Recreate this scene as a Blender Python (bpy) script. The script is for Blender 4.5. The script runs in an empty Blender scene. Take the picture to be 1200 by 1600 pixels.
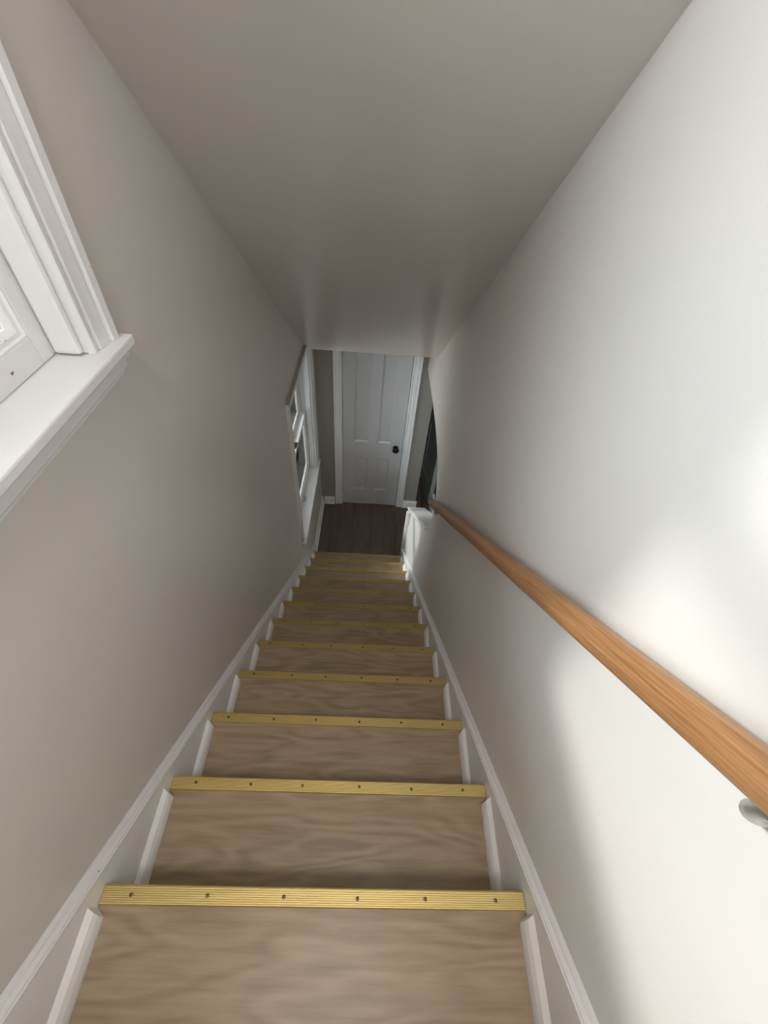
import bpy, bmesh, math, random
from mathutils import Matrix, Vector
random.seed(7)
C = bpy.context.scene.collection
S = bpy.context.scene

# ------------------------------------------------------------------ camera, sky, sun, exposure
RISE, RUN = 0.197227, 0.225620
SL = RISE / RUN
FLOOR = -12 * RISE
F_PX = 661.47
PITCH, YAW, ROLL = 0.827675, 0.0631693, 0.1018484
cam_d = bpy.data.cameras.new('camera'); cam = bpy.data.objects.new('camera', cam_d); C.objects.link(cam)
fw = Vector((math.sin(YAW)*math.cos(PITCH), math.cos(YAW)*math.cos(PITCH), -math.sin(PITCH)))
rt = Vector((math.cos(YAW), -math.sin(YAW), 0)); up = rt.cross(fw)
r2 = rt*math.cos(ROLL) + up*math.sin(ROLL); u2 = up*math.cos(ROLL) - rt*math.sin(ROLL)
m = Matrix((r2, u2, -fw)).transposed().to_4x4(); m.translation = Vector((0.05457, -0.01587, 1.17990))
cam.matrix_world = m
cam_d.sensor_fit = 'HORIZONTAL'; cam_d.sensor_width = 36; cam_d.lens = 36*F_PX/1200; cam_d.clip_start = 0.01
S.camera = cam

w = bpy.data.worlds.new('sky'); S.world = w; w.use_nodes = True
wn = w.node_tree.nodes; wl = w.node_tree.links
# bright hazy sky, the standard overcast law: three times brighter overhead than at the horizon
ZEN = 9.0
wn['Background'].inputs[0].default_value = (0.86, 0.925, 1.0, 1)
wtc = wn.new('ShaderNodeTexCoord'); wsx = wn.new('ShaderNodeSeparateXYZ'); wl.new(wtc.outputs['Generated'], wsx.inputs[0])
wmx = wn.new('ShaderNodeMath'); wmx.operation = 'MAXIMUM'; wl.new(wsx.outputs[2], wmx.inputs[0]); wmx.inputs[1].default_value = 0.0
wma = wn.new('ShaderNodeMath'); wma.operation = 'MULTIPLY_ADD'; wl.new(wmx.outputs[0], wma.inputs[0]); wma.inputs[1].default_value = ZEN*2/3; wma.inputs[2].default_value = ZEN/3
wl.new(wma.outputs[0], wn['Background'].inputs[1])

sun_d = bpy.data.lights.new('sun', 'SUN'); sun = bpy.data.objects.new('sun', sun_d); C.objects.link(sun)
sun.rotation_euler = Vector((0.99, -0.30, -0.53)).to_track_quat('-Z', 'Y').to_euler()
sun.location = (-6, 2, 5)
sun_d.energy = 1.75; sun_d.angle = math.radians(6.0); sun_d.color = (1.0, 0.96, 0.91)

S.view_settings.view_transform = 'Standard'; S.view_settings.look = 'None'
S.view_settings.gamma = 1; S.view_settings.use_curve_mapping = False
S.view_settings.exposure = 0.58
S.cycles.max_bounces = 16; S.cycles.diffuse_bounces = 10

# ------------------------------------------------------------------ materials
def new_mat(name, col, rough=0.5, metal=0.0, spec=0.5):
    mt = bpy.data.materials.new(name); mt.use_nodes = True
    b = mt.node_tree.nodes['Principled BSDF']
    b.inputs['Base Color'].default_value = (*col, 1); b.inputs['Roughness'].default_value = rough
    b.inputs['Metallic'].default_value = metal; b.inputs['Specular IOR Level'].default_value = spec
    return mt, mt.node_tree.nodes, mt.node_tree.links, b

def noisy(name, c1, c2, scale, rough=0.5, bump=0.0, bscale=60, stretch=(1, 1, 1), metal=0.0, detail=4, spec=0.5, chips=None):
    mt, n, l, b = new_mat(name, c1, rough, metal, spec)
    tc = n.new('ShaderNodeTexCoord'); mp = n.new('ShaderNodeMapping'); mp.inputs['Scale'].default_value = stretch
    l.new(tc.outputs['Object'], mp.inputs['Vector'])
    nz = n.new('ShaderNodeTexNoise'); nz.inputs['Scale'].default_value = scale; nz.inputs['Detail'].default_value = detail
    l.new(mp.outputs[0], nz.inputs['Vector'])
    rp = n.new('ShaderNodeValToRGB'); rp.color_ramp.elements[0].position = 0.3; rp.color_ramp.elements[1].position = 0.7
    rp.color_ramp.elements[0].color = (*c1, 1); rp.color_ramp.elements[1].color = (*c2, 1)
    l.new(nz.outputs[0], rp.inputs[0]); out = rp.outputs[0]
    if chips:
        v = n.new('ShaderNodeTexNoise'); v.inputs['Scale'].default_value = chips[0]; v.inputs['Detail'].default_value = 3
        l.new(tc.outputs['Object'], v.inputs['Vector'])
        cr = n.new('ShaderNodeValToRGB'); cr.color_ramp.elements[0].position = chips[1]; cr.color_ramp.elements[1].position = chips[1]+0.02
        l.new(v.outputs[0], cr.inputs[0])
        mx = n.new('ShaderNodeMix'); mx.data_type = 'RGBA'
        l.new(cr.outputs[0], mx.inputs[0]); l.new(out, mx.inputs[6]); mx.inputs[7].default_value = (*chips[2], 1)
        out = mx.outputs[2]
    l.new(out, b.inputs['Base Color'])
    if bump:
        bz = n.new('ShaderNodeTexNoise'); bz.inputs['Scale'].default_value = bscale; bz.inputs['Detail'].default_value = 3
        l.new(tc.outputs['Object'], bz.inputs['Vector'])
        bp = n.new('ShaderNodeBump'); bp.inputs['Strength'].default_value = bump; bp.inputs['Distance'].default_value = 0.002
        l.new(bz.outputs[0], bp.inputs['Height']); l.new(bp.outputs[0], b.inputs['Normal'])
    return mt

def wood(name, cols, stretch, scale, rough, spread=1.0, rings=0.5, bump=0.05, lo=0.5, hi=1.0, big_amt=0.5, freq=26, fine_amt=1.0):
    """grain: noise stretched along one axis, warped, plus flat-sawn figure"""
    mt, n, l, b = new_mat(name, cols[0], rough)
    tc = n.new('ShaderNodeTexCoord'); oi = n.new('ShaderNodeObjectInfo')
    mul = n.new('ShaderNodeVectorMath'); mul.operation = 'MULTIPLY'
    cmb = n.new('ShaderNodeCombineXYZ')
    for k in range(3): l.new(oi.outputs['Random'], cmb.inputs[k])
    l.new(cmb.outputs[0], mul.inputs[0]); mul.inputs[1].default_value = (17.3, 5.1*spread, 9.7)
    add = n.new('ShaderNodeVectorMath'); l.new(tc.outputs['Object'], add.inputs[0]); l.new(mul.outputs[0], add.inputs[1])
    mp = n.new('ShaderNodeMapping'); mp.inputs['Scale'].default_value = stretch; l.new(add.outputs[0], mp.inputs['Vector'])
    big = n.new('ShaderNodeTexNoise'); big.inputs['Scale'].default_value = scale*0.35; big.inputs['Detail'].default_value = 2
    l.new(mp.outputs[0], big.inputs['Vector'])
    # contour lines of the low noise = flat-sawn figure
    mm = n.new('ShaderNodeMath'); mm.operation = 'MULTIPLY'; l.new(big.outputs[0], mm.inputs[0]); mm.inputs[1].default_value = freq
    sn = n.new('ShaderNodeMath'); sn.operation = 'SINE'; l.new(mm.outputs[0], sn.inputs[0])
    mp2 = n.new('ShaderNodeMapping'); mp2.inputs['Scale'].default_value = tuple(s*(1 if s < 2 else 2.2) for s in stretch); l.new(add.outputs[0], mp2.inputs['Vector'])
    fine = n.new('ShaderNodeTexNoise'); fine.inputs['Scale'].default_value = scale*1.6; fine.inputs['Detail'].default_value = 6; fine.inputs['Roughness'].default_value = 0.6
    l.new(mp2.outputs[0], fine.inputs['Vector'])
    fs = n.new('ShaderNodeMath'); fs.operation = 'MULTIPLY_ADD'; l.new(fine.outputs[0], fs.inputs[0]); fs.inputs[1].default_value = fine_amt; fs.inputs[2].default_value = 0.5*(1-fine_amt)
    a1 = n.new('ShaderNodeMath'); a1.operation = 'MULTIPLY_ADD'; l.new(sn.outputs[0], a1.inputs[0]); a1.inputs[1].default_value = 0.07*rings; l.new(fs.outputs[0], a1.inputs[2])
    a2 = n.new('ShaderNodeMath'); a2.operation = 'MULTIPLY_ADD'; l.new(big.outputs[0], a2.inputs[0]); a2.inputs[1].default_value = big_amt; l.new(a1.outputs[0], a2.inputs[2])
    rp = n.new('ShaderNodeValToRGB'); e = rp.color_ramp.elements
    e[0].position = lo; e[0].color = (*cols[0], 1); e[1].position = hi; e[1].color = (*cols[2], 1)
    x = e.new((lo+hi)/2); x.color = (*cols[1], 1)
    l.new(a2.outputs[0], rp.inputs[0])
    l.new(rp.outputs[0], b.inputs['Base Color'])
    bp = n.new('ShaderNodeBump'); bp.inputs['Strength'].default_value = bump; bp.inputs['Distance'].default_value = 0.001
    l.new(a1.outputs[0], bp.inputs['Height']); l.new(bp.outputs[0], b.inputs['Normal'])
    return mt

M = {}
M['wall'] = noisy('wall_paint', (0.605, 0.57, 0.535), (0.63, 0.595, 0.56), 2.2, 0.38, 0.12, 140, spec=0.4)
M['ceil'] = noisy('ceiling_paint', (0.60, 0.558, 0.515), (0.625, 0.583, 0.54), 1.8, 0.24, 0.08, 60, spec=0.45)
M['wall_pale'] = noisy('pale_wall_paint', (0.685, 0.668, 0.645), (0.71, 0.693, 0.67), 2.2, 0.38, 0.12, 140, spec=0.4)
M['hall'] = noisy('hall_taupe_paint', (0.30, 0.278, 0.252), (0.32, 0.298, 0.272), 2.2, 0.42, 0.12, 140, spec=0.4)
M['white'] = noisy('white_trim_paint', (0.80, 0.80, 0.81), (0.84, 0.84, 0.84), 6, 0.32, 0.06, 40)
M['white_old'] = noisy('old_white_paint', (0.69, 0.695, 0.70), (0.74, 0.745, 0.75), 5, 0.32, 0.12, 35, chips=(46, 0.735, (0.16, 0.13, 0.10)))
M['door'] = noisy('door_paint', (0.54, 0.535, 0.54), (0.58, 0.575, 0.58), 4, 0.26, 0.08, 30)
M['tread'] = wood('tread_wood', ((0.245, 0.172, 0.108), (0.318, 0.232, 0.150), (0.375, 0.281, 0.189)), (1.0, 5.0, 5.0), 4.6, 0.40, rings=1.3, lo=0.45, hi=0.83, big_amt=0.28, freq=64, fine_amt=0.75)
M['plank'] = wood('floor_plank_wood', ((0.085, 0.062, 0.050), (0.125, 0.093, 0.075), (0.17, 0.13, 0.105)), (6, 0.8, 6), 3.0, 0.38, rings=0.4)
M['rail'] = wood('handrail_oak', ((0.20, 0.088, 0.032), (0.34, 0.172, 0.070), (0.44, 0.25, 0.115)), (30, 1.2, 30), 4.0, 0.40, rings=0.15, bump=0.12)
M['gold'] = noisy('gold_anodised_metal', (0.60, 0.475, 0.19), (0.68, 0.545, 0.235), 9, 0.50, 0.0, metal=0.7, stretch=(0.4, 6, 6))
M['screw'], *_ = new_mat('dark_screw', (0.11, 0.085, 0.04), 0.45, 0.7)
M['nickel'] = noisy('brushed_nickel', (0.50, 0.49, 0.46), (0.60, 0.59, 0.56), 30, 0.35, metal=0.9)
M['black'], *_ = new_mat('black_metal', (0.010, 0.009, 0.009), 0.45, spec=0.3)
M['slate'] = noisy('slate_green_gloss', (0.29, 0.325, 0.315), (0.38, 0.42, 0.41), 3, 0.35, stretch=(8, 8, 0.6))
M['subfloor'], *_ = new_mat('dark_subfloor', (0.05, 0.04, 0.033), 0.7)
M['ground'] = noisy('dry_ground', (0.44, 0.37, 0.31), (0.52, 0.47, 0.41), 0.8, 0.9)
M['alu'] = noisy('storm_frame_white', (0.70, 0.71, 0.72), (0.75, 0.76, 0.77), 8, 0.4)
g, n, l, b = new_mat('window_glass', (1, 1, 1), 0.02)
n.remove(b); tr = n.new('ShaderNodeBsdfTransparent'); tr.inputs[0].default_value = (0.95, 0.97, 0.96, 1)
gl = n.new('ShaderNodeBsdfGlossy'); gl.inputs['Roughness'].default_value = 0.02
fr = n.new('ShaderNodeFresnel'); fr.inputs[0].default_value = 1.5; ms = n.new('ShaderNodeMixShader')
l.new(fr.outputs[0], ms.inputs[0]); l.new(tr.outputs[0], ms.inputs[1]); l.new(gl.outputs[0], ms.inputs[2])
l.new(ms.outputs[0], n['Material Output'].inputs[0]); M['glass'] = g

# ------------------------------------------------------------------ helpers
ORIGIN = {}
def empty(name, loc):
    o = bpy.data.objects.new(name, None); C.objects.link(o); o.location = loc; o.empty_display_size = 0.1
    ORIGIN[o.name] = Vector(loc); return o
def tag(o, label=None, cat=None, group=None, kind=None):
    if label: o['label'] = label
    if cat: o['category'] = cat
    if group: o['group'] = group
    if kind: o['kind'] = kind
    return o
def obj(name, geo, mat, parent=None, bevel=0.0, smooth=False, loc=None):
    """geo = (verts in world space, faces); the mesh is stored about its parent's base (or about loc)"""
    vs, fs = geo
    po = ORIGIN[parent.name] if parent else Vector((0, 0, 0))
    own = Vector(loc) if loc is not None else po
    me = bpy.data.meshes.new(name); me.from_pydata([tuple(Vector(v)-own) for v in vs], [], fs)
    bm = bmesh.new(); bm.from_mesh(me); bmesh.ops.recalc_face_normals(bm, faces=bm.faces); bm.to_mesh(me); bm.free()
    me.materials.append(M[mat] if isinstance(mat, str) else mat)
    o = bpy.data.objects.new(name, me); C.objects.link(o)
    if smooth:
        for p in me.polygons: p.use_smooth = True
    o.location = own-po if parent else own
    if parent: o.parent = parent
    ORIGIN[o.name] = own
    if bevel:
        bv = o.modifiers.new('bevel', 'BEVEL'); bv.width = bevel; bv.segments = 2; bv.limit_method = 'ANGLE'
    return o
def copy(o, parent, loc):
    c = o.copy(); C.objects.link(c); c.parent = parent; c.location = loc; ORIGIN[c.name] = ORIGIN[o.name]; return c
def box(x0, x1, y0, y1, z0, z1):
    v = [(x, y, z) for x in (x0, x1) for y in (y0, y1) for z in (z0, z1)]
    return v, [(0, 1, 3, 2), (4, 6, 7, 5), (0, 4, 5, 1), (2, 3, 7, 6), (0, 2, 6, 4), (1, 5, 7, 3)]
def join(*geos):
    V, Fs = [], []
    for v, f in geos:
        k = len(V); V += list(v); Fs += [tuple(i+k for i in q) for q in f]
    return V, Fs
def prism(prof, place, t0, t1):
    """extrude a closed 2D profile; place(a, b, t) -> world"""
    k = len(prof)
    V = [place(a, b, t0) for a, b in prof] + [place(a, b, t1) for a, b in prof]
    Fs = [tuple(range(k)), tuple(range(k, 2*k))] + [(i, (i+1) % k, k+(i+1) % k, k+i) for i in range(k)]
    return V, Fs
def tube(p0, p1, r0, r1=None, seg=20, ring=None):
    p0, p1 = Vector(p0), Vector(p1); r1 = r0 if r1 is None else r1
    d = (p1-p0).normalized(); a = d.orthogonal().normalized(); bb = d.cross(a)
    V = []
    for p, r in ((p0, r0), (p1, r1)):
        V += [p + a*r*math.cos(2*math.pi*i/seg) + bb*r*math.sin(2*math.pi*i/seg) for i in range(seg)]
    return V, [tuple(range(seg)), tuple(range(seg, 2*seg))] + [(i, (i+1) % seg, seg+(i+1) % seg, seg+i) for i in range(seg)]
def path_tube(pts, rad, seg=14):
    V, Fs = [], []
    pts = [Vector(p) for p in pts]
    for k, p in enumerate(pts):
        d = (pts[min(k+1, len(pts)-1)] - pts[max(k-1, 0)]).normalized()
        a = d.cross(Vector((0.3, 0.1, 1))).normalized(); bb = d.cross(a)
        r = rad[k] if isinstance(rad, (list, tuple)) else rad
        V += [p + a*r*math.cos(2*math.pi*i/seg) + bb*r*math.sin(2*math.pi*i/seg) for i in range(seg)]
    for k in range(len(pts)-1):
        for i in range(seg):
            Fs.append((k*seg+i, k*seg+(i+1) % seg, (k+1)*seg+(i+1) % seg, (k+1)*seg+i))
    Fs += [tuple(range(seg)), tuple(range((len(pts)-1)*seg, len(pts)*seg))]
    return V, Fs
def lathe(prof, place, seg=24):
    """prof: list of (r, h); place(cx, cy, h)"""
    V, Fs = [], []
    for r, h in prof: V += [place(r*math.cos(2*math.pi*i/seg), r*math.sin(2*math.pi*i/seg), h) for i in range(seg)]
    for k in range(len(prof)-1):
        for i in range(seg): Fs.append((k*seg+i, k*seg+(i+1) % seg, (k+1)*seg+(i+1) % seg, (k+1)*seg+i))
    Fs += [tuple(range(seg)), tuple(range((len(prof)-1)*seg, len(prof)*seg))]
    return V, Fs
def slab(pts, faces, front, back):
    """a thick sheet: pts 2D, faces over them, front(a,b) and back(a,b) give both skins"""
    k = len(pts); V = [front(*p) for p in pts] + [back(*p) for p in pts]
    Fs = [tuple(f) for f in faces] + [tuple(i+k for i in reversed(f)) for f in faces]
    cnt = {}
    for f in faces:
        for i in range(len(f)):
            e = (f[i], f[(i+1) % len(f)]); cnt.setdefault(tuple(sorted(e)), []).append(e)
    for es in cnt.values():
        if len(es) == 1: a, b_ = es[0]; Fs.append((b_, a, a+k, b_+k))
    return V, Fs
def grid_holes(us, vs, holes):
    """cells of a grid except those whose centre is in a hole (u0,u1,v0,v1)"""
    idx, pts, faces = {}, [], []
    def P(i, j):
        if (i, j) not in idx: idx[(i, j)] = len(pts); pts.append((us[i], vs[j]))
        return idx[(i, j)]
    for i in range(len(us)-1):
        for j in range(len(vs)-1):
            cu, cv = (us[i]+us[i+1])/2, (vs[j]+vs[j+1])/2
            if any(h[0] < cu < h[1] and h[2] < cv < h[3] for h in holes): continue
            faces.append((P(i, j), P(i+1, j), P(i+1, j+1), P(i, j+1)))
    return pts, faces
def struct(name, geo, mat, label, cat, bevel=0.0, loc=None, smooth=False):
    return tag(obj(name, geo, mat, None, bevel, smooth, loc if loc is not None else (0, 0, 0)), label, cat, None, 'structure')

XL = -0.45                       # left wall plane
YD = 3.342                       # door wall plane
YB = -1.8                        # wall at the back of the upper landing
TOP = 2.45                       # ceiling of the upper landing
LZ = 2*RISE                      # upper landing floor
LOWC = 0.03                      # ceiling of the lower hall
HEAD_Y = 2.93
def ceil_z(y): return 1.990 - 0.79*y

# windows: (far jamb y, stool top z)
WIN = [(0.690, 0.780), (3.035, -1.540)]
WW, WH = 0.855, 1.205            # clear opening

# ------------------------------------------------------------------ the shell
holes = [(yf-WW-0.012, yf+0.012, zs-0.035, zs+WH+0.012) for yf, zs in WIN]
us = sorted({YB-0.1, YD+0.14} | {h[k] for h in holes for k in (0, 1)})
vs = sorted({FLOOR-0.3, TOP+0.1} | {h[k] for h in holes for k in (2, 3)})
pts, faces = grid_holes(us, vs, holes)
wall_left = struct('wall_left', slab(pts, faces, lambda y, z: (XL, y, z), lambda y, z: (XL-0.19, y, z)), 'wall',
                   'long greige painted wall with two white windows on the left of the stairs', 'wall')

ARCH = [(1.722, -0.70), (1.732, -0.655), (1.752, -0.622), (1.79, -0.596), (1.85, -0.563), (1.91, -0.527), (1.973, -0.502), (2.06, -0.492), (2.2, -0.492), (2.381, -0.505),
        (2.7, -0.553), (3.04, -0.606), (YD+0.0, -0.638)]
def arch(y):
    for (a, b_), (c, d) in zip(ARCH, ARCH[1:]):
        if y <= c: return b_ + (d-b_)*(y-a)/(c-a)
    return ARCH[-1][1]
KNEE_END = 2.632
def knee_z(y): return -1.108 - 0.8765*(y-2.04) - 0.028
def XR(y, z):
    zn = max(-SL*y, FLOOR); h = z-zn; hc = (ceil_z(y) if y < HEAD_Y else -0.32)-zn
    t = min(max((h-0.07)/(hc-0.07), 0), 1.0)
    return 0.45 + max(0.0, 0.005+0.0222*y)*t
def right_wall():
    pts, faces, idx = [], [], {}
    def P(y, z):
        k = (round(y, 5), round(z, 5))
        if k not in idx: idx[k] = len(pts); pts.append((y, z))
        return idx[k]
    def columns(ys, lo, hi, nz):
        for y0, y1 in zip(ys, ys[1:]):
            for j in range(nz):
                def Z(y, t): return lo(y) + (hi(y)-lo(y))*t/nz
                faces.append((P(y0, Z(y0, j)), P(y1, Z(y1, j)), P(y1, Z(y1, j+1)), P(y0, Z(y0, j+1))))
    Y0 = 1.722
    ys = [YB-0.1, -1.2, -0.6] + [-0.3+0.2022*k for k in range(11)]
    ys = [y for y in ys if y < Y0-0.02] + [Y0]
    # levels shared along the jamb: below the knee top, the opening, above the arch
    b0 = lambda y: FLOOR-0.3
    k_ = lambda y: knee_z(y) if y >= Y0 else knee_z(Y0) + (Y0-y)*SL
    a_ = lambda y: arch(y) if y >= Y0 else arch(Y0) + (Y0-y)*SL
    t_ = lambda y: TOP+0.1
    columns(ys, b0, k_, 6); columns(ys, k_, a_, 2); columns(ys, a_, t_, 8)
    ya = [p[0] for p in ARCH]
    columns([Y0, 1.9, 2.1, 2.3, 2.5, KNEE_END], b0, k_, 6)
    columns(ya, a_, t_, 8)
    return slab(pts, faces, lambda y, z: (XR(y, z), y, z), lambda y, z: (0.585, y, z))
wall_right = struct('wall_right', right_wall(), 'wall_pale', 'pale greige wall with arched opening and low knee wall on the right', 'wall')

# cap, bed moulding and corner boards of the knee wall
def along(y): return knee_z(y)
def knee_strip(name, x0, x1, y0, y1, d0, d1, mat='white', bev=0.003):
    V = [(x, y, along(y)+d) for x in (x0, x1) for y in (y0, y1) for d in (d0, d1)]
    return obj(name, (V, box(0, 1, 0, 1, 0, 1)[1]), mat, wall_right, bev)
tag(knee_strip('knee_wall_cap', 0.438, 0.598, 1.74, 2.665, 0.001, 0.027), 'glossy white sloping cap board on the knee wall')
knee_strip('bed_moulding', 0.4445, 0.456, 1.80, 2.645, -0.020, 0.000, bev=0.004)
zt = along(KNEE_END)-0.022
for (y0, y1, p) in ((2.575, 2.590, 0.010), (2.594, 2.612, 0.014), (2.616, 2.650, 0.018)):
    obj('corner_board', box(0.450-p, 0.462, y0, y1, FLOOR+0.002, zt - (2.65-y1)*0 + (KNEE_END-y1)*0.87), 'white', wall_right, 0.002)
obj('end_board', box(0.455, 0.59, KNEE_END+0.001, KNEE_END+0.018, FLOOR+0.002, zt), 'white', wall_right, 0.002)

# door wall, with the door's pocket
DX0, DX1, DZ = -0.216, 0.388, FLOOR+2.035
us = [XL-0.001, DX0-0.012, DX1+0.012, 0.612]; vs = [FLOOR-0.2, FLOOR-0.001, DZ+0.012, LOWC+0.1]
pts, faces = grid_holes(us, vs, [(us[1], us[2], vs[0], vs[2])])
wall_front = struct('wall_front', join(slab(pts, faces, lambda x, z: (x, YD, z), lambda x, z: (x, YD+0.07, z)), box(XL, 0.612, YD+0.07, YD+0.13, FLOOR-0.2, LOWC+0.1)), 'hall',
                    'dark taupe end wall around the white panelled door', 'wall')
B_Z, B_X = 0.98, 0.0            # added fill-light window in the back wall: stool height, centre
hb = (B_X-WW/2-0.012, B_X+WW/2+0.012, B_Z-0.035, B_Z+WH+0.012)
pts, faces = grid_holes([XL, hb[0], hb[1], 0.62], [LZ-0.3, hb[2], hb[3], TOP+0.1], [hb])
struct('wall_back', slab(pts, faces, lambda x, z: (x, YB, z), lambda x, z: (x, YB-0.19, z)), 'wall', 'greige wall closing the upper landing behind the viewer', 'wall')

# ceilings
def slope_ceiling():
    y0, y1 = 0.87, HEAD_Y
    prof = [(y0, ceil_z(y0)), (y1, ceil_z(y1)), (y1, LOWC), (YD, LOWC), (YD, LOWC+0.08), (y1+0.06, LOWC+0.08), (y0+0.08, TOP), (y0, TOP)]
    # sliced across so the soffit can meet the leaning right wall
    return prism(prof, lambda a, b_, t: (t, a, b_), XL, 0.575)
struct('ceiling', slope_ceiling(), 'ceil', 'smooth taupe ceiling sloping down parallel to the stairs', 'ceiling')
struct('ceiling_landing', box(XL, 0.62, YB, 0.95, TOP, TOP+0.08), 'ceil', 'flat taupe ceiling over the upper landing', 'ceiling')

# lower floor: planks running away from the stairs
floor = empty('floor', (0, 3, FLOOR)); tag(floor, 'dark brown wood plank floor at the foot of the stairs', 'floor', None, 'structure')
obj('subfloor', box(XL, 1.68, 0.9, 4.8, FLOOR-0.06, FLOOR-0.014), 'subfloor', floor)
pw, x = 0.142, XL+0.001
k = 0
while x < 1.66:
    cut = 2.64 + [0.62, 1.25, 0.28, 0.95, 1.5][k % 5]
    ends = [2.615 if x < 0.58 else 0.95, cut, 4.79]
    for a, b_ in zip(ends, ends[1:]):
        x1 = min(x+pw-0.0018, 1.67)
        obj('plank', box(x, x1, a+0.0008, b_-0.0008, FLOOR-0.014, FLOOR + random.uniform(-0.0006, 0)), 'plank', floor, loc=((x+x1)/2, (a+b_)/2, FLOOR))
    x += pw; k += 1

# upper landing floor
fl = empty('floor_landing', (0, -1.2, LZ)); tag(fl, 'brown wood plank floor of the upper landing', 'floor', None, 'structure')
for k in range(9):
    y0 = YB + k*0.142; y1 = min(y0+0.1405, -2*RUN-0.02)
    if y1-y0 > 0.02: obj('plank', box(XL+0.002, 0.448, y0, y1, LZ-0.02, LZ), 'tread', fl, loc=(0, y0, LZ))

# the room beyond the arch, dark
struct('wall_room_side', box(1.68, 1.76, 0.8, 4.9, FLOOR-0.06, LOWC+0.1), 'wall', 'dim wall of the room beyond the arched opening', 'wall')
struct('wall_room_end', box(0.55, 1.68, 4.8, 4.9, FLOOR-0.06, LOWC+0.1), 'wall', 'dim end wall of the room beyond the arched opening', 'wall')
R_X, R_Z = 1.13, FLOOR+0.80
hr_ = (R_X-WW/2-0.012, R_X+WW/2+0.012, R_Z-0.035, R_Z+WH+0.012)
pts, faces = grid_holes([0.59, hr_[0], hr_[1], 1.68], [FLOOR-0.06, hr_[2], hr_[3], LOWC+0.1], [hr_])
struct('wall_room_near', slab(pts, faces, lambda x, z: (x, 0.9, z), lambda x, z: (x, 0.71, z)), 'wall', 'dim near wall of the room beyond the arched opening', 'wall')
struct('wall_closet', box(0.532, 0.612, YD+0.131, 4.8, FLOOR-0.2, LOWC+0.1), 'wall', 'dim closet wall behind the end wall, beyond the arch', 'wall')
struct('ceiling_room', box(0.59, 1.68, 0.9, 4.8, LOWC, LOWC+0.08), 'ceil', 'dim ceiling of the room beyond the arched opening', 'ceiling')
struct('ground', box(-40, -0.66, -30, 34, FLOOR-0.55, FLOOR-0.5), 'ground', 'pale brown ground outside the windows', 'ground')

# ------------------------------------------------------------------ staircase
stairs = empty('staircase', (0, 1.2, FLOOR))
tag(stairs, 'narrow brown wood staircase with gold metal nosings leading down to the door', 'stairs')
O = ORIGIN[stairs.name]
HW = 0.43
tread_geo = box(-HW+0.001, HW-0.001, -RUN-0.024, -0.0035, -0.028, 0)
riser_geo = box(-HW+0.001, HW-0.001, -0.040, -0.026, -RISE, -0.0285)
# ribbed nosing profile in (y, z)
prof = [(-0.0305, 0.0002), (-0.0295, 0.0022)]
NR = 8
for k in range(NR):
    a = -0.0285 + k*0.0275/NR; p = 0.0275/NR
    prof += [(a, 0.0046), (a+p*0.54, 0.0046), (a+p*0.60, 0.0010), (a+p*0.94, 0.0010)]
prof += [(-0.0008, 0.0044), (0.0008, 0.0028), (0.0012, -0.004), (0.0004, -0.024), (-0.0025, -0.024), (-0.0032, 0.0002)]
nose_geo = prism(prof, lambda a, b_, t: (t, a, b_), -HW+0.0015, HW-0.0015)
screw_geo = lathe([(0.0001, 0.0056), (0.0014, 0.0056), (0.0037, 0.0051), (0.0039, 0.0030)], lambda a, b_, h: (a, b_, h), 12)
def at(o, i): o.location = Vector((0, i*RUN, -i*RISE)) - O; return o
t0 = r0 = n0 = s0 = None
SX = [-0.368, -0.2165, -0.072, 0.0765, 0.2185, 0.367]
for i in range(-2, 12):
    if i > -2:
        if t0 is None: t0 = at(obj('tread', tread_geo, 'tread', stairs, 0.001, loc=(0, 0, 0)), i); t0['label'] = 'brown wood grain tread board'
        else: at(copy(t0, stairs, (0, 0, 0)), i)
    if r0 is None: r0 = at(obj('riser', riser_geo, 'tread', stairs, loc=(0, 0, 0)), i)
    else: at(copy(r0, stairs, (0, 0, 0)), i)
    if n0 is None:
        n0 = at(obj('stair_nosing', nose_geo, 'gold', stairs, loc=(0, 0, 0)), i); n0['label'] = 'ribbed gold metal stair nosing with screws'; ns = n0
    else: ns = at(copy(n0, stairs, (0, 0, 0)), i)
    for sx in SX:
        jx, jy = sx + random.uniform(-0.006, 0.006), -0.0145 + random.uniform(-0.0015, 0.0015)
        if s0 is None:
            s0 = obj('screw', screw_geo, 'screw', ns, loc=(0, 0, 0)); s0.location = (jx, jy, 0)
        else: copy(s0, ns, (jx, jy, 0))

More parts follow.
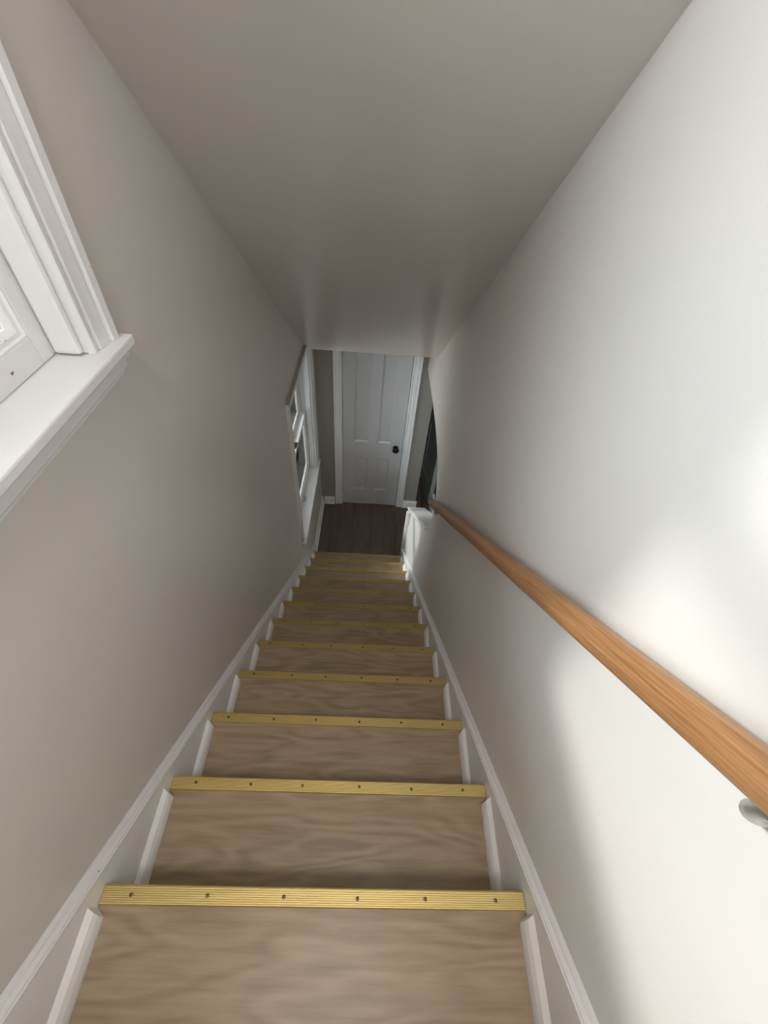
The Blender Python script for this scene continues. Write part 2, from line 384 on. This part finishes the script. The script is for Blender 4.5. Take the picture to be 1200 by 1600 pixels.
# skirt boards (stair stringers) with moulded caps and shoe strips on every tread
def skirt(name, sgn, label):
    root = empty(name, (sgn*0.44, 1.2, FLOOR)); tag(root, label, 'skirt board', None, 'structure')
    y0, y1 = -2*RUN-0.02, 2.60
    def board(prof, a=y0, b_=y1):      # prof: (distance from stair axis, height above nosing line)
        V, k = [], len(prof)
        for y in (a, b_):
            V += [(sgn*d, y, -SL*y + h) for d, h in prof]
        return V, [tuple(range(k)), tuple(range(k, 2*k))] + [(i, (i+1) % k, k+(i+1) % k, k+i) for i in range(k)]
    low = board([(0.430, -0.30), (0.430, 0.050), (0.4495, 0.050), (0.4495, -0.30)], y0, 2.40)
    obj('skirt_board', low, 'white', root)
    # lower end stops on the floor
    foot = [(2.40, -SL*2.40-0.30), (2.40, -SL*2.40+0.05), (2.60, -SL*2.60+0.05), (2.60, FLOOR+0.001), (2.45, FLOOR+0.001)]
    obj('skirt_foot', prism(foot, lambda a, b_, t: (t, a, b_), sgn*0.430, sgn*0.4495), 'white', root)
    cap = [(0.4302, 0.0505), (0.4290, 0.052), (0.4290, 0.057), (0.4315, 0.0585), (0.4325, 0.063), (0.4360, 0.0655), (0.4400, 0.0665), (0.4420, 0.072), (0.4455, 0.0765), (0.4495, 0.078), (0.4495, 0.0505)]
    obj('cap_moulding', board(cap), 'white_old' if sgn < 0 else 'white', root)
    sh = None
    for i in range(-1, 12):
        A, B = -RUN-0.026, -0.034
        pr = [(0.4298, 0.0006), (0.4125, 0.0006), (0.4125, 0.010), (0.4150, 0.024), (0.4200, 0.036), (0.4298, 0.046)]
        k = len(pr)
        V = [(sgn*d, A, h) for d, h in pr] + [(sgn*d, B - max(0, (0.4298-d))*0.75, h) for d, h in pr]
        if sh is None:
            sh = obj('shoe_strip', (V, [tuple(range(k)), tuple(range(k, 2*k))] + [(q, (q+1) % k, k+(q+1) % k, k+q) for q in range(k)]), 'white', root, loc=(0, 0, 0)); s = sh
        else: s = copy(sh, root, (0, 0, 0))
        s.location = Vector((0, i*RUN, -i*RISE)) - ORIGIN[root.name]
    return root
skirt('trim_1', -1, 'white moulded skirt board along the left side of the stairs')
skirt('trim_2', 1, 'white moulded skirt board along the right side of the stairs')

# baseboards of the lower hall
def base_prof(h): return [(0, 0.001), (0.016, 0.001), (0.016, h-0.022), (0.011, h-0.014), (0.009, h-0.004), (0.006, h), (0, h)]
shoe = [(0.016, 0.001), (0.028, 0.001), (0.027, 0.008), (0.023, 0.014), (0.016, 0.017)]
bl = empty('baseboard_left', (XL, 3.0, FLOOR)); tag(bl, 'white baseboard under the lower left window', 'baseboard', None, 'structure')
obj('board', prism(base_prof(0.105), lambda a, b_, t: (XL+a, t, FLOOR+b_), 2.605, YD-0.001), 'white', bl)
obj('shoe_moulding', prism(shoe, lambda a, b_, t: (XL+a, t, FLOOR+b_), 2.605, YD-0.001), 'white', bl)
bf = empty('baseboard_front', (0, YD, FLOOR)); tag(bf, 'short white baseboards either side of the panelled door', 'baseboard', None, 'structure')
for a, c in ((XL+0.03, DX0-0.090), (DX1+0.082, 0.625)):
    obj('board', prism(base_prof(0.098), lambda p, q, t: (t, YD-p, FLOOR+q), a, c), 'white', bf)
    obj('shoe_moulding', prism(shoe, lambda p, q, t: (t, YD-p, FLOOR+q), a, c), 'white', bf)
br = empty('baseboard_room', (0.8, 3.35, FLOOR)); tag(br, 'white baseboard end seen past the arched opening', 'baseboard', None, 'structure')
obj('board', box(0.80, 0.83, 3.20, 3.42, FLOOR+0.001, FLOOR+0.16), 'white', br, 0.004)
obj('shoe_moulding', box(0.785, 0.80, 3.20, 3.42, FLOOR+0.001, FLOOR+0.02), 'white', br, 0.003)

# ------------------------------------------------------------------ door
door = empty('door_1', ((DX0+DX1)/2, YD, FLOOR))
tag(door, 'white four panel door with black knob at the foot of the stairs', 'door', None, 'structure')
FY, BY = YD+0.004, YD+0.040            # face and back of the leaf
zb = FLOOR+0.008
XS = [DX0+0.003, -0.101, 0.042, 0.134, 0.268, DX1-0.003]
ZS = [zb, FLOOR+0.235, FLOOR+0.690, FLOOR+0.893, DZ-0.118, DZ-0.003]
for a, c in ((0, 1), (4, 5)): obj('stile', box(XS[a], XS[c], FY, BY, ZS[0], ZS[5]), 'door', door, 0.0012)
for a, c in ((0, 1), (2, 3), (4, 5)): obj('rail', box(XS[1]+0.0003, XS[4]-0.0003, FY, BY, ZS[a], ZS[c]), 'door', door, 0.0012)
for a, c in ((1, 2), (3, 4)): obj('mullion', box(XS[2], XS[3], FY, BY, ZS[a]+0.0003, ZS[c]-0.0003), 'door', door, 0.0012)
def panel(x0, x1, z0, z1):
    # sloped sticking around a flat recessed field
    def ring(i, y): return [(x0+i, y, z0+i), (x1-i, y, z0+i), (x1-i, y, z1-i), (x0+i, y, z1-i)]
    V = ring(0, FY+0.002) + ring(0.004, FY+0.004) + ring(0.014, FY+0.013) + ring(0.017, FY+0.014) + ring(0, BY)
    Fs = []
    for a in range(3):
        for i in range(4): Fs.append((a*4+i, a*4+(i+1) % 4, a*4+4+(i+1) % 4, a*4+4+i))
    Fs.append((12, 13, 14, 15))
    for i in range(4): Fs.append((i, (i+1) % 4, 16+(i+1) % 4, 16+i))
    Fs.append((16, 17, 18, 19))
    return V, Fs
for xa, xb in ((1, 2), (3, 4)):
    for za, zc in ((1, 2), (3, 4)):
        obj('panel', panel(XS[xa]+0.0002, XS[xb]-0.0002, ZS[za]+0.0002, ZS[zc]-0.0002), 'door', door)
# jambs and casings
for x0, x1 in ((DX0-0.0115, DX0-0.001), (DX1+0.001, DX1+0.0115)): obj('jamb', box(x0, x1, YD-0.002, YD+0.069, FLOOR+0.001, DZ+0.001), 'white', door)
obj('jamb_head', box(DX0-0.0115, DX1+0.0115, YD-0.002, YD+0.069, DZ+0.0015, DZ+0.0115), 'white', door)
cas = [(0.004, 0), (0.004, 0.012), (0.008, 0.016), (0.014, 0.017), (0.018, 0.012), (0.024, 0.012), (0.030, 0.016), (0.050, 0.017), (0.054, 0.013), (0.058, 0.013), (0.062, 0.020), (0.076, 0.022), (0.079, 0.018), (0.079, 0)]
obj('casing', prism(cas, lambda p, q, t: (DX0-p, YD-q, t), FLOOR+0.001, DZ+0.0045), 'white', door)
obj('casing', prism(cas, lambda p, q, t: (DX1+p, YD-q, t), FLOOR+0.001, DZ+0.0045), 'white', door)
obj('casing_head', prism(cas, lambda p, q, t: (t, YD-q, DZ+0.001+p), DX0-0.079, DX1+0.079), 'white', door)
KX, KZ = 0.318, FLOOR+0.846
kn = obj('knob', lathe([(0.0005, 0.064), (0.015, 0.0632), (0.026, 0.059), (0.032, 0.050), (0.0335, 0.043), (0.029, 0.034), (0.014, 0.027), (0.0095, 0.020), (0.0095, 0.004)],
         lambda a, b_, h: (KX+a, FY-h, KZ+b_), 24), 'black', door, smooth=True)
kn['label'] = 'round black door knob'
obj('rosette', lathe([(0.0005, 0.006), (0.022, 0.006), (0.026, 0.004), (0.027, 0.0002)], lambda a, b_, h: (KX+a, FY-h, KZ+b_), 24), 'black', kn)
for hz in (FLOOR+0.25, FLOOR+1.82):
    h = obj('hinge', box(DX0-0.001, DX0+0.022, FY-0.0022, FY-0.0004, hz-0.045, hz+0.045), 'door', door)
    obj('hinge_pin', tube((DX0-0.002, FY-0.008, hz-0.05), (DX0-0.002, FY-0.008, hz+0.05), 0.0055, seg=12), 'door', h)

# ------------------------------------------------------------------ windows
def window(name, yf, zs, label, horn):
    yn = yf-WW; zh = zs+WH
    root = empty(name, (XL, (yf+yn)/2, zs)); tag(root, label, 'window', None, 'structure')
    W = 'white_old'
    # casing profile: distance from the opening, protrusion from the wall
    cp = [(0.0, 0.0), (0.0, 0.010), (0.003, 0.013), (0.010, 0.013), (0.013, 0.008), (0.018, 0.008), (0.021, 0.013), (0.034, 0.0145), (0.046, 0.0165), (0.050, 0.013), (0.053, 0.013), (0.055, 0.021), (0.070, 0.023), (0.073, 0.019), (0.073, 0.0)]
    CW = 0.073
    obj('side_casing', prism(cp, lambda p, q, t: (XL+q, yf+p, t), zs+0.0005, zh+0.002), W, root)
    obj('side_casing', prism(cp, lambda p, q, t: (XL+q, yn-p, t), zs+0.0005, zh+0.002), W, root)
    obj('head_casing', prism(cp, lambda p, q, t: (XL+q, t, zh+0.0025+p), yn-CW, yf+CW), W, root)
    if name == 'window_2':      # wall paint over the casing's outer edge; head strip darkened for shade
        obj('painted_edge', box(XL+0.0002, XL+0.0235, yn-CW-0.0045, yn-CW-0.0002, zs+0.001, zh+0.0755), 'wall', root)
        obj('painted_edge', box(XL+0.0002, XL+0.0235, yn-CW-0.0045, yf+CW, zh+0.0758, zh+0.080), 'hall', root)
    # jamb liners, parting stop, exterior sill
    for y0, y1 in ((yf, yf+0.011), (yn-0.011, yn)): obj('jamb', box(XL-0.185, XL-0.0002, y0, y1, zs+0.003, zh), W, root)
    obj('jamb_head', box(XL-0.185, XL-0.0002, yn-0.011, yf+0.011, zh+0.0005, zh+0.0115), W, root)
    for y0, y1 in ((yf-0.014, yf-0.0003), (yn+0.0003, yn+0.014)): obj('inner_stop', box(XL-0.0492, XL-0.004, y0, y1, zs+0.0045, zh-0.0003), W, root, 0.005)
    # stool and apron
    st = obj('stool', box(XL-0.060, XL+0.040, yn-CW-horn, yf+CW+horn, zs-0.021, zs), 'white_old', root, 0.004)
    # the part inside the wall is only as wide as the opening
    V = []
    y0o, y1o = yn-CW-horn, yf+CW+horn
    plan = [(XL+0.040, y0o), (XL+0.040, y1o), (XL+0.0005, y1o), (XL+0.0005, yf+0.0105), (XL-0.060, yf+0.0105), (XL-0.060, yn-0.0105), (XL+0.0005, yn-0.0105), (XL+0.0005, y0o)]
    me = bpy.data.meshes.new('stool'); o = ORIGIN[root.name]
    gv, gf = prism(plan, lambda a, b_, t: (a, b_, t), zs-0.021, zs)
    me.from_pydata([tuple(Vector(v)-o) for v in gv], [], gf)
    bm = bmesh.new(); bm.from_mesh(me); bmesh.ops.recalc_face_normals(bm, faces=bm.faces); bm.to_mesh(me); bm.free()
    me.materials.append(M['white_old']); st.data = me
    ap = [(0, 0), (0.030, 0), (0.030, -0.012), (0.024, -0.017), (0.018, -0.022), (0.018, -0.034), (0.013, -0.040), (0.008, -0.044), (0.008, -0.050), (0, -0.052)]
    obj('apron', prism(ap, lambda p, q, t: (XL+0.0003+p, t, zs-0.0213+q), yn-CW+0.004, yf+CW-0.004), W, root)
    obj('sill', join(box(XL-0.24, XL-0.0605, yn-0.010, yf+0.010, zs-0.033, zs-0.006)), W, root)
    # sashes
    def sash(x0, x1, z0, z1, bot, top, stile=0.040, lab=None):
        s = obj('sash', box(x0, x1, yf-0.016-stile+0.013, yf-0.001, z0, z1), W, root, 0.0015)      # far stile carries the sash
        if lab: s['label'] = lab
        ya, yb = yn+0.001, yf-0.001
        obj('stile', box(x0, x1, ya, yn+0.003+stile, z0, z1), W, s, 0.0015)
        yA, yB = yn+0.003+stile, yf-0.003-stile
        obj('bottom_rail', box(x0, x1, yA+0.0004, yB-0.0004, z0, z0+bot), W, s, 0.0015)
        obj('top_rail', box(x0, x1, yA+0.0004, yB-0.0004, z1-top, z1), W, s, 0.0015)
        # sticking: stepped moulding round the glass
        xm = (x0+x1)/2
        zA, zB = z0+bot, z1-top
        def ring(i, x): return [(x, yA+i, zA+i), (x, yB-i, zA+i), (x, yB-i, zB-i), (x, yA+i, zB-i)]
        V = ring(0, x1-0.001) + ring(0.004, x1-0.001) + ring(0.006, x1-0.006) + ring(0.012, x1-0.007) + ring(0.020, xm+0.002) + ring(0.020, xm-0.002) + ring(0.006, x0+0.002) + ring(0, x0+0.002)
        Fs = []
        for a in range(7):
            for i in range(4): Fs.append((a*4+i, a*4+(i+1) % 4, a*4+4+(i+1) % 4, a*4+4+i))
        for i in range(4): Fs.append((28+i, 28+(i+1) % 4, (i+1) % 4, i))
        obj('sticking', (V, Fs), W, s)
        obj('pane', box(xm-0.0015, xm+0.0015, yA+0.0195, yB-0.0195, zA+0.0195, zB-0.0195), 'glass', s)
        return s
    zm = zs+0.610
    sash(XL-0.088, XL-0.052, zs+0.002, zm, 0.046, 0.034, lab='lower sash')
    sash(XL-0.128, XL-0.092, zm-0.034, zh-0.001, 0.034, 0.046, lab='upper sash')
    # storm frame outside
    sf = empty('storm_frame', (XL, (yf+yn)/2, zs)); sf.parent = root; sf.location = (0, 0, 0)
    xo0, xo1 = XL-0.172, XL-0.150
    for y0, y1 in ((yf-0.032, yf-0.002), (yn+0.002, yn+0.032)): obj('upright', box(xo0, xo1, y0, y1, zs-0.004, zh-0.002), 'alu', sf, 0.002)
    for z0, z1 in ((zs-0.004, zs+0.026), (zm-0.035, zm-0.008), (zh-0.03, zh-0.002)): obj('crossbar', box(xo0, xo1, yn+0.0325, yf-0.0325, z0, z1), 'alu', sf, 0.002)
    # sash lock and lift
    yc = yf-0.48
    lk = obj('sash_lock', join(box(XL-0.086, XL-0.056, yc-0.028, yc+0.028, zm+0.0005, zm+0.006), tube((XL-0.070, yc, zm+0.006), (XL-0.070, yc, zm+0.016), 0.011, seg=14), box(XL-0.076, XL-0.050, yc-0.004, yc+0.030, zm+0.010, zm+0.016)), 'screw', root, 0.001)
    lf = obj('sash_lift', path_tube([(XL-0.052, yc+0.03, zs+0.030), (XL-0.036, yc+0.03, zs+0.030), (XL-0.030, yc+0.022, zs+0.028), (XL-0.030, yc-0.022, zs+0.028), (XL-0.036, yc-0.03, zs+0.030), (XL-0.052, yc-0.03, zs+0.030)], 0.0045, 10), 'nickel', root, smooth=True)
    return root
window('window_1', *WIN[0], 'large white sash window at upper left beside the top steps', 0.016)
window('window_2', *WIN[1], 'white sash window at the foot of the stairs left of the door', 0.018)

w3 = window('fill_window_3', B_X+WW/2, B_Z, 'white sash window added behind the viewer for fill light', 0.010)  # unseen window, added as fill for the ceiling and steps
w3.rotation_euler = (0, 0, math.pi/2); w3.location = (B_X, YB, B_Z)

w4 = window('fill_window_4', R_X+WW/2, R_Z, 'white sash window added to light the room beyond the arch', 0.010)  # unseen window, added to brighten what shows through the arch
w4.rotation_euler = (0, 0, math.pi/2); w4.location = (R_X, 0.9, R_Z)

# added fill lamp, out of view behind the viewer, to brighten the stairs
lm = empty('fill_lamp', (0, -0.45, TOP)); tag(lm, 'round fill lamp added out of view on the landing ceiling', 'fill lamp')
em, en, el, eb = new_mat('fill_lamp_glow', (0.9, 0.88, 0.84), 0.3)
eb.inputs['Emission Color'].default_value = (1.0, 0.96, 0.91, 1); eb.inputs['Emission Strength'].default_value = 40
obj('fill_lamp_bowl', lathe([(0.002, 0.105), (0.05, 0.102), (0.10, 0.088), (0.14, 0.064), (0.16, 0.032), (0.163, 0.021)], lambda a, b_, h: (a, -0.45+b_, TOP-h), 32), em, lm, smooth=True)
obj('base_plate', lathe([(0.002, 0.0205), (0.165, 0.0205), (0.172, 0.014), (0.172, 0.0005)], lambda a, b_, h: (a, -0.45+b_, TOP-h), 32), 'nickel', lm)

# unseen porch roof, added to cut the light entering the lower window
pr = empty('added_shade_roof', (XL-0.2, 2.6, -0.1)); tag(pr, 'unseen grey roof added to shade the lower window', 'roof')
obj('deck', box(-1.78, XL-0.195, 1.3, 3.9, 0.14, 0.18), 'alu', pr)
obj('fascia', box(-1.82, -1.781, 1.3, 3.9, 0.04, 0.2), 'alu', pr, 0.003)
for y in (1.32, 2.6, 3.84): obj('rafter', box(-1.78, XL-0.195, y, y+0.04, 0.05, 0.1395), 'alu', pr)
for y in (1.34, 3.80): obj('post', box(-1.78, -1.69, y, y+0.09, FLOOR-0.5, 0.049), 'alu', pr)

# ------------------------------------------------------------------ handrail
hr = empty('handrail', (0.42, 0.6, -0.1)); tag(hr, 'round orange-brown oak handrail on metal brackets along the right wall', 'handrail')
def RC(y): return Vector((0.402+0.018*y, y, 0.8416-0.8372*y))
ys = [-0.62 + k*(1.69+0.62)/40 for k in range(41)]
dax = (RC(1)-RC(0)).normalized(); ex = (Vector((1, 0, 0)) - dax*dax.x).normalized(); ez = ex.cross(dax)
if ez.z < 0: ez = -ez
seg = 28; V = []; Fs = []
rings = [(ys[0], 0.80)] + [(ys[0]+0.004, 1.0)] + [(y, 1.0) for y in ys[1:-1]] + [(ys[-1]-0.004, 1.0), (ys[-1], 0.8)]
for y, sc in rings:
    c = RC(y)
    for i in range(seg):
        a = 2*math.pi*i/seg; ca, sa = math.cos(a), math.sin(a)
        rx = 0.0235*sc; rz = 0.0225*sc
        if sa < -0.75: sa = -0.75 - (abs(sa)-0.75)*0.35       # flattened underside
        V.append(Vector((rx*ca, (c-RC(0)).length*(1 if y > 0 else -1), rz*sa)))
for k in range(len(rings)-1):
    for i in range(seg): Fs.append((k*seg+i, k*seg+(i+1) % seg, (k+1)*seg+(i+1) % seg, (k+1)*seg+i))
Fs += [tuple(range(seg)), tuple(range((len(rings)-1)*seg, len(rings)*seg))]
rl = obj('rail', (V, Fs), 'rail', hr, smooth=True, loc=(0, 0, 0))
R3 = Matrix((ex, dax, ez)).transposed().to_4x4(); R3.translation = RC(0) - ORIGIN[hr.name]; rl.matrix_local = R3
for yb in (0.0405, 1.62):
    c = RC(yb); xw = XR(yb, c.z-0.075)
    bk = obj('bracket', path_tube([c - ez*0.0185, c + Vector((0.010, 0.002, -0.045)), c + Vector((0.019, 0.007, -0.070)), c + Vector((0.027, 0.009, -0.083)), c + Vector((0.034, 0.008, -0.089)), Vector((xw-0.010, yb+0.006, c.z-0.091)), Vector((xw-0.001, yb+0.006, c.z-0.091))],
             [0.0075, 0.0070, 0.0075, 0.0098, 0.0098, 0.0085, 0.0095], 14), 'nickel', hr, smooth=True)
    obj('wall_plate', lathe([(0.0005, 0.006), (0.009, 0.0055), (0.013, 0.003), (0.014, 0.0006)], lambda a, b_, h: (xw-h, yb+0.006+a, c.z-0.091+b_), 24), 'nickel', bk, smooth=True)
    V = []
    for s, hz in ((-0.036, 0), (0.036, 0)):
        p = c + dax*s
        V += [p + ex*a - ez*q for a in (-0.009, 0.009) for q in (0.0178, 0.0205)]
    obj('saddle', (V, box(0, 1, 0, 1, 0, 1)[1]), 'nickel', bk, 0.0008)

# ------------------------------------------------------------------ beyond the arch
sp = empty('dark_panel', (0.74, 3.7, FLOOR)); tag(sp, 'tall dark grey-green glossy panel standing beyond the arched opening', 'panel')
pa, pb = Vector((0.778, 3.42, 0)), Vector((0.640, 4.32, 0)); dv = (pb-pa).normalized(); nv = Vector((dv.y, -dv.x, 0))
if nv.x < 0: nv = -nv
L = (pb-pa).length
def pbox(s0, s1, d0, d1, z0, z1):
    V = [tuple(pa + dv*s + nv*d + Vector((0, 0, z))) for s in (s0, s1) for d in (d0, d1) for z in (z0, z1)]
    return V, box(0, 1, 0, 1, 0, 1)[1]
obj('core', pbox(0, L, 0.004, 0.04, FLOOR+0.004, FLOOR+2.0), 'slate', sp)
for s0, s1 in ((0, 0.10), (L/2-0.05, L/2+0.05), (L-0.10, L)): obj('stile', pbox(s0, s1, -0.008, 0.0035, FLOOR+0.004, FLOOR+2.0), 'slate', sp, 0.002)
for z0, z1 in ((0.004, 0.2), (0.85, 1.0), (1.88, 2.0)):
    for s0, s1 in ((0.1005, L/2-0.0505), (L/2+0.0505, L-0.1005)): obj('rail', pbox(s0, s1, -0.008, 0.0035, FLOOR+z0, FLOOR+z1), 'slate', sp, 0.002)
